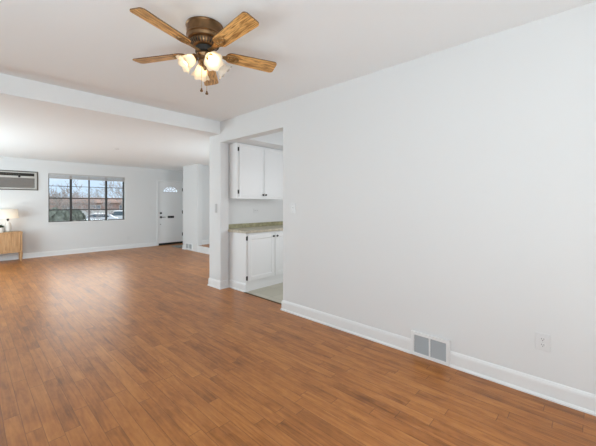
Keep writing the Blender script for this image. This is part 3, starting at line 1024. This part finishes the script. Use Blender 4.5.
for k in range(5):
    A = 0.924 + k * 2 * PI / 5 + jit[k]
    dirv = Vector((math.cos(A), math.sin(A), 0))
    slope = GX * dirv.x + GYT * dirv.y
    xa = Vector((dirv.x, dirv.y, slope)).normalized()
    side = Vector((-dirv.y, dirv.x, GX * -dirv.y + GYT * dirv.x)).normalized()
    up = xa.cross(side).normalized()
    side = up.cross(xa).normalized()
    R = Matrix((xa, side, up)).transposed()
    R = R @ Matrix.Rotation(PITCH, 3, 'X')
    ol = blade_outline(0.150, 0.547, 0.102, 0.124)
    bm = prism(ol, -0.0035, 0.0035, 2)
    for f_ in bm.faces:
        f_.material_index = 1 if abs(f_.normal.z) < 0.5 else 0
    bl_ = build('blade', bm, [M['oak_blade'], M['blade_edge']], fan, local=True)
    bl_.location = (0, 0, BZ + 0.004)
    bl_.rotation_euler = R.to_euler()
    for p in bl_.data.polygons:
        p.material_index = 1 if abs(p.normal.z) < 0.5 else 0
    # cast blade iron: arm from the flywheel, spreading into a scrolled oval plate under the blade root
    bm = bmesh.new()
    arm = prism([(0.055, -0.016), (0.090, -0.010), (0.130, -0.012), (0.160, -0.022), (0.160, 0.022), (0.130, 0.012), (0.090, 0.010), (0.055, 0.016)], -0.012, -0.005, 2)
    tmp = bpy.data.meshes.new('tmp')
    arm.to_mesh(tmp)
    arm.free()
    bm.from_mesh(tmp)
    bpy.data.meshes.remove(tmp)
    oc, ra, rb = 0.196, 0.050, 0.030
    ring = [(oc + ra * math.cos(2 * PI * i / 28), rb * math.sin(2 * PI * i / 28), -0.0075) for i in range(29)]
    tube(bm, ring, 0.0048, 6)
    for s in (-1, 1):
        sp_ = []
        for i in range(22):
            t = i / 21
            a = s * (0.4 + t * 2.1 * PI)
            rr = 0.026 * (1 - 0.8 * t)
            sp_.append((oc - 0.018 + 0.016 + rr * math.cos(a) * 1.1, s * 0.009 + rr * math.sin(a) * 0.75, -0.0075))
        tube(bm, sp_, 0.0034, 5)
    tube(bm, [(oc + 0.012, 0, -0.0075), (oc + 0.030, 0.010, -0.0075), (oc + ra, 0, -0.0075), (oc + 0.030, -0.010, -0.0075), (oc + 0.012, 0, -0.0075)], 0.0034, 5)
    for sx_, sy_ in ((oc - 0.036, 0), (oc + 0.010, 0.022), (oc + 0.010, -0.022)):
        cyl(bm, (sx_, sy_, -0.004), (sx_, sy_, -0.0115), 0.0055, 8)
    build('blade_iron', bm, M['bronze_mid'], bl_, local=True)

# light kit
bm = bmesh.new()
lathe(bm, [(0.050, -0.196), (0.056, -0.200), (0.056, -0.212), (0.046, -0.218), (0.044, -0.246), (0.050, -0.252), (0.046, -0.266), (0.028, -0.278), (0.018, -0.292), (0.012, -0.298), (0.010, -0.310), (0.004, -0.316)], 32, FO)
kit = build('light_kit', bm, M['bronze'], fan, smooth=True)
SH = [(163, 1), (262, 1), (72, 1), (342, 0)]
for ang, lit in SH:
    a = math.radians(ang)
    ca, sa = math.cos(a), math.sin(a)
    tilt = math.radians(50)          # axis below horizontal... opening points out and down
    ax = Vector((ca * math.sin(tilt), sa * math.sin(tilt), -math.cos(tilt)))
    p0 = Vector((fx_ + 0.040 * ca, fy_ + 0.040 * sa, ZC - 0.226))
    p1 = Vector((fx_ + 0.054 * ca, fy_ + 0.054 * sa, ZC - 0.224))
    p2 = p1 + ax * 0.030
    bm = bmesh.new()
    tube(bm, [p0, p1, p1 + ax * 0.012], 0.010, 10)
    tube(bm, [p1 + ax * 0.006, p1 + ax * 0.012, p2, p2 + ax * 0.006], [0.014, 0.024, 0.027, 0.027], 18)
    build('lamp_holder', bm, M['bronze'], kit)
    rot = ax.to_track_quat('Z', 'Y').to_matrix().to_4x4()

    def wav(an, t, r):
        k_ = max(0.0, t - 0.45) / 0.55
        return r * (1 + 0.06 * k_ * k_ * math.cos(7 * an)), 0.004 * k_ * k_ * math.cos(7 * an)
    prof = [(0.024, 0.0), (0.028, 0.008), (0.035, 0.022), (0.040, 0.040), (0.044, 0.058), (0.050, 0.076), (0.059, 0.090), (0.066, 0.097)]
    inner = [(r - 0.0022, z + 0.0005) for r, z in reversed(prof)]
    bm = bmesh.new()
    lathe(bm, prof, 56, caps=False, wave=wav)
    lathe(bm, list(reversed(inner)), 56, caps=False, wave=wav)
    bmesh.ops.transform(bm, matrix=Matrix.Translation(p2 - ax * 0.002) @ rot, verts=bm.verts)
    s_ = build('glass_shade', bm, M['shade_glass'] if lit else M['shade_clear'], kit, smooth=True)
    bm = bmesh.new()
    lathe(bm, [(0.006, 0.004), (0.010, 0.014), (0.014, 0.028), (0.019, 0.044), (0.020, 0.056), (0.016, 0.068), (0.007, 0.075)], 16)
    bmesh.ops.transform(bm, matrix=Matrix.Translation(p2) @ rot, verts=bm.verts)
    build('bulb', bm, M['bulb'] if lit else M['bulb_off'], s_, smooth=True)
rv = Vector((math.cos(-YAW), math.sin(-YAW), 0))
for du, zb in ((-0.016, 2.118), (0.021, 2.098)):
    x, y = fx_ + rv.x * du - 0.02, fy_ + rv.y * du - 0.02
    bm = bmesh.new()
    z = ZC - 0.262
    tube(bm, [(x, y, z), (x, y, zb + 0.026)], 0.0012, 6)
    z -= 0.02
    while z > zb + 0.03:
        bmesh.ops.create_icosphere(bm, subdivisions=1, radius=0.0024, matrix=Matrix.Translation((x, y, z)))
        z -= 0.008
    ch = build('pull_chain', bm, M['brass'], fan)
    bm = bmesh.new()
    lathe(bm, [(0.002, 0.026), (0.005, 0.022), (0.006, 0.014), (0.0105, 0.006), (0.0105, 0.001), (0.005, -0.003)], 14, (x, y, zb))
    build('chain_fob', bm, M['bronze'], ch, smooth=True)

# ------------------------------------------------------------------ outdoors, seen through the far window
GZ = -1.2
build('ground', B(-60, 110, 10.2, 160, GZ - 0.3, GZ), M['lawn'], kind='structure')
build('ground_road', prism([(0, 31), (50, 22), (56, 42), (4, 52)], GZ, GZ + 0.03, 2), M['concrete'], kind='structure')



def ray_xy(u, d):
    k = (u - 298) / 312.5
    s_, c_ = math.sin(YAW), math.cos(YAW)
    return d * (s_ + c_ * k), d * (c_ - s_ * k)


def tree(u, d, h, label, m_, seed, spread=0.55, r0=0.16):
    x, y = ray_xy(u, d)
    t = thing('bare_tree', label, 'tree', (x, y, GZ), group='bare trees outside the far window')
    r = random.Random(seed)
    bmt, bmb = bmesh.new(), bmesh.new()
    tube(bmt, [(x, y, GZ - 0.1), (x + 0.05, y, GZ + h * 0.16), (x, y, GZ + h * 0.32)], [r0, r0 * 0.8, r0 * 0.66], 8)

    def grow(p, dv, ln, rad, lev):
        q = p + dv * ln * 0.5 + Vector((r.uniform(-1, 1), r.uniform(-1, 1), r.uniform(-1, 1))) * ln * 0.06
        e_ = q + (dv + Vector((0, 0, 0.1))).normalized() * ln * 0.5
        tube(bmb, [p, q, e_], [rad, rad * 0.8, rad * 0.55], 4 if lev > 1 else 3, caps=False)
        if lev == 0:
            return
        for i in range(r.choice((3, 3, 4))):
            nd_ = (dv + Vector((r.uniform(-1, 1), r.uniform(-1, 1), r.uniform(-0.5, 0.8))) * spread * 1.3).normalized()
            grow(e_ if i < 2 else q, nd_, ln * r.uniform(0.6, 0.78), max(rad * 0.55, 0.014), lev - 1)
    for i in range(5):
        a = i * 1.256 + r.uniform(-0.4, 0.4)
        z0 = GZ + h * r.uniform(0.20, 0.32)
        grow(Vector((x, y, z0)), Vector((math.cos(a) * spread, math.sin(a) * spread, r.uniform(0.55, 1.1))).normalized(), h * 0.26, r0 * 0.5, 4)
    build('trunk', bmt, M[m_], t)
    build('branches', bmb, M[m_], t)
    return t


tree(57, 24, 4.6, 'bare grey tree left in view through the far window', 'bark', 1, 0.75, 0.10)
tree(64, 42, 5.4, 'pinkish bare tree behind the left window bushes', 'twig', 2, 0.8, 0.12)
tree(80, 84, 6.6, 'low bare tree rising behind the brick house, left of centre', 'bark', 3, 0.8, 0.12)
tree(101, 84, 8.6, 'bare greenish grey tree behind the brick house near the window centre', 'bark', 4, 0.7, 0.13)
tree(122, 52, 7.6, 'tall bare tree at the right edge of the far window', 'bark', 5, 0.6, 0.12)
tree(92, 92, 6.4, 'small distant bare tree behind the middle of the brick house', 'twig', 6, 0.8, 0.10)
tree(97, 31, 3.4, 'small bare sapling in front of the brick house', 'bark', 7, 0.7, 0.05)

# low brick house across the street
hx, hy = ray_xy(94, 56)
hs = thing('brick_house', 'low red brick house across the street, seen through the far window', 'house', (hx, hy, GZ))
ux_ = Vector((math.cos(-0.30), math.sin(-0.30), 0))
uy_ = Vector((-ux_.y, ux_.x, 0))


def hbox(bm, a0, a1, b0, b1, z0, z1):
    v = box(bm, a0, a1, b0, b1, z0, z1)
    for q in v:
        p = Vector((hx, hy, 0)) + ux_ * q.co.x + uy_ * q.co.y
        q.co = (p.x, p.y, GZ + q.co.z)


bm = bmesh.new()
hbox(bm, -9.5, 8.5, 0, 7, 0, 2.75)
build('wall', bm, M['brick'], hs)
bm = bmesh.new()
vs = []
for a in (-10.2, 9.2):
    for b, z in ((-0.5, 2.68), (3.5, 3.62), (7.5, 2.68), (7.5, 2.58), (3.5, 3.50), (-0.5, 2.58)):
        p = Vector((hx, hy, 0)) + ux_ * a + uy_ * b
        vs.append(bm.verts.new((p.x, p.y, GZ + z)))
for i in range(6):
    bm.faces.new((vs[i], vs[(i + 1) % 6], vs[6 + (i + 1) % 6], vs[6 + i]))
bm.faces.new(vs[:6])
bm.faces.new(vs[6:])
build('roof', bm, M['roof'], hs)
for a0, a1 in ((3.9, 7.6), (-4.6, -3.0), (-0.6, 1.0)):
    bm = bmesh.new()
    hbox(bm, a0, a1, -0.08, 0.02, 1.05, 2.25)
    fr_ = build('window', bm, M['garden_wall'], hs)
    bm = bmesh.new()
    n_ = 4 if a1 - a0 > 2 else 2
    for j in range(n_):
        s0 = a0 + (a1 - a0) * (j + 0.08) / n_
        s1 = a0 + (a1 - a0) * (j + 0.92) / n_
        hbox(bm, s0, s1, -0.10, -0.07, 1.12, 1.62)
        hbox(bm, s0, s1, -0.10, -0.07, 1.68, 2.18)
    build('pane', bm, mat('house_window', (0.22, 0.26, 0.32), 0.2), fr_)

# pale garden wall in front of it
a = Vector(ray_xy(76, 49))
b = Vector(ray_xy(133, 49))
gw = bmesh.new()
d_ = (b - a).normalized()
n_ = Vector((-d_.y, d_.x))
for s0, s1, zz, th in ((0, 1, 1.40, 0.12), (0, 1, 1.47, 0.17)):
    p = [a - n_ * th, b - n_ * th, b + n_ * th, a + n_ * th]
    z0 = GZ if zz < 1.45 else GZ + 1.40
    lo = [gw.verts.new((q.x, q.y, z0)) for q in p]
    hi = [gw.verts.new((q.x, q.y, GZ + zz)) for q in p]
    for i in range(4):
        gw.faces.new((lo[i], lo[(i + 1) % 4], hi[(i + 1) % 4], hi[i]))
    gw.faces.new(hi)
    gw.faces.new(lo)
m0 = (a + b) / 2
tag(build('garden_wall', gw, M['garden_wall'], base=(m0.x, m0.y, GZ)), 'low white garden wall in front of the brick house outside', 'wall')


def bush(u, d, r, h, label, seed):
    x, y = ray_xy(u, d)
    rr = random.Random(seed)
    bm = bmesh.new()
    bmesh.ops.create_icosphere(bm, subdivisions=4, radius=1.0)
    for v in bm.verts:
        p = v.co.copy()
        k = 1 + 0.10 * math.sin(5 * p.x + seed) * math.cos(6 * p.y) + rr.uniform(-0.07, 0.07)
        v.co = Vector((x + p.x * r * k, y + p.y * r * k, max(GZ - 0.05, GZ + h * 0.45 + p.z * h * 0.55 * k)))
    # leaf tufts standing off the crown
    for i in range(700):
        th, ph = rr.uniform(0, 2 * PI), math.acos(rr.uniform(-0.5, 1))
        n = Vector((math.cos(th) * math.sin(ph), math.sin(th) * math.sin(ph), math.cos(ph)))
        c_ = Vector((x + n.x * r * 1.02, y + n.y * r * 1.02, GZ + h * 0.45 + n.z * h * 0.56))
        t1 = n.orthogonal().normalized() * 0.07
        t2 = n * rr.uniform(0.05, 0.16)
        bm.faces.new([bm.verts.new(c_ - t1), bm.verts.new(c_ + t1), bm.verts.new(c_ + t2 + t1 * rr.uniform(-1, 1))])
    return tag(build('bush', bm, M['bush'], base=(x, y, GZ)), label, 'bush', 'bushes outside the far window')


bush(54, 15.0, 0.62, 2.20, 'grey green bush at the left corner of the far window', 1)
bush(65, 16.5, 0.55, 2.10, 'rounded bush just left of the first black window post', 2)
bush(76.5, 18.0, 0.45, 2.12, 'round dark bush right of the first black window post', 3)


def car(u, d, rz, label, paint, L_=4.5, hgt=1.48):
    x, y = ray_xy(u, d)
    t = thing('parked_car', label, 'car', (x, y, GZ + 0.03))
    mt = Matrix.Translation((x, y, GZ + 0.03)) @ Matrix.Rotation(rz, 4, 'Z')

    def fin(n, bm, m_, par, **k):
        bmesh.ops.transform(bm, matrix=mt, verts=bm.verts)
        return build(n, bm, m_, par, **k)
    W = 0.88
    side = [(-2.2, 0.30), (-2.25, 0.62), (-2.05, 0.92), (-1.45, 0.98), (1.0, 0.98), (2.05, 0.82), (2.25, 0.55), (2.2, 0.28)]
    body = fin('body', prism(side, -W, W, 1), paint, t, bevel=0.06)
    cab = [(-1.75, 0.96), (-1.25, hgt - 0.06), (-0.9, hgt), (0.15, hgt), (0.45, hgt - 0.05), (1.15, 0.96)]
    fin('cabin', prism(cab, -W + 0.09, W - 0.09, 1), paint, t, bevel=0.05)
    wn_ = [(-1.35, 1.0), (-1.05, hgt - 0.12), (0.12, hgt - 0.12), (0.40, hgt - 0.16), (0.85, 1.0)]
    bm = prism(wn_, -W + 0.075, W - 0.075, 1)
    fin('side_window', bm, M['car_glass'], t)
    ws = bmesh.new()
    v = [ws.verts.new(p) for p in ((1.13, -0.66, 1.0), (1.13, 0.66, 1.0), (0.50, 0.60, hgt - 0.08), (0.50, -0.60, hgt - 0.08),
                                   (1.16, -0.66, 1.0), (1.16, 0.66, 1.0), (0.53, 0.60, hgt - 0.08), (0.53, -0.60, hgt - 0.08))]
    for f_ in ((0, 1, 2, 3), (7, 6, 5, 4), (0, 4, 5, 1), (1, 5, 6, 2), (2, 6, 7, 3), (3, 7, 4, 0)):
        ws.faces.new([v[i] for i in f_])
    fin('windscreen', ws, M['car_glass'], t)
    for wx in (-1.35, 1.40):
        for s in (-1, 1):
            bm = bmesh.new()
            cyl(bm, (wx, s * (W - 0.20), 0.32), (wx, s * (W + 0.01), 0.32), 0.32, 20)
            fin('wheel', bm, M['tyre'], t)
    return t


car(96, 34.5, math.radians(160), 'silver car parked on the pale road, seen through the window middle', M['car_silver'], hgt=1.42)
car(118, 39.5, math.radians(160), 'white car parked at the right edge of the window view', M['car_white'], hgt=1.62)
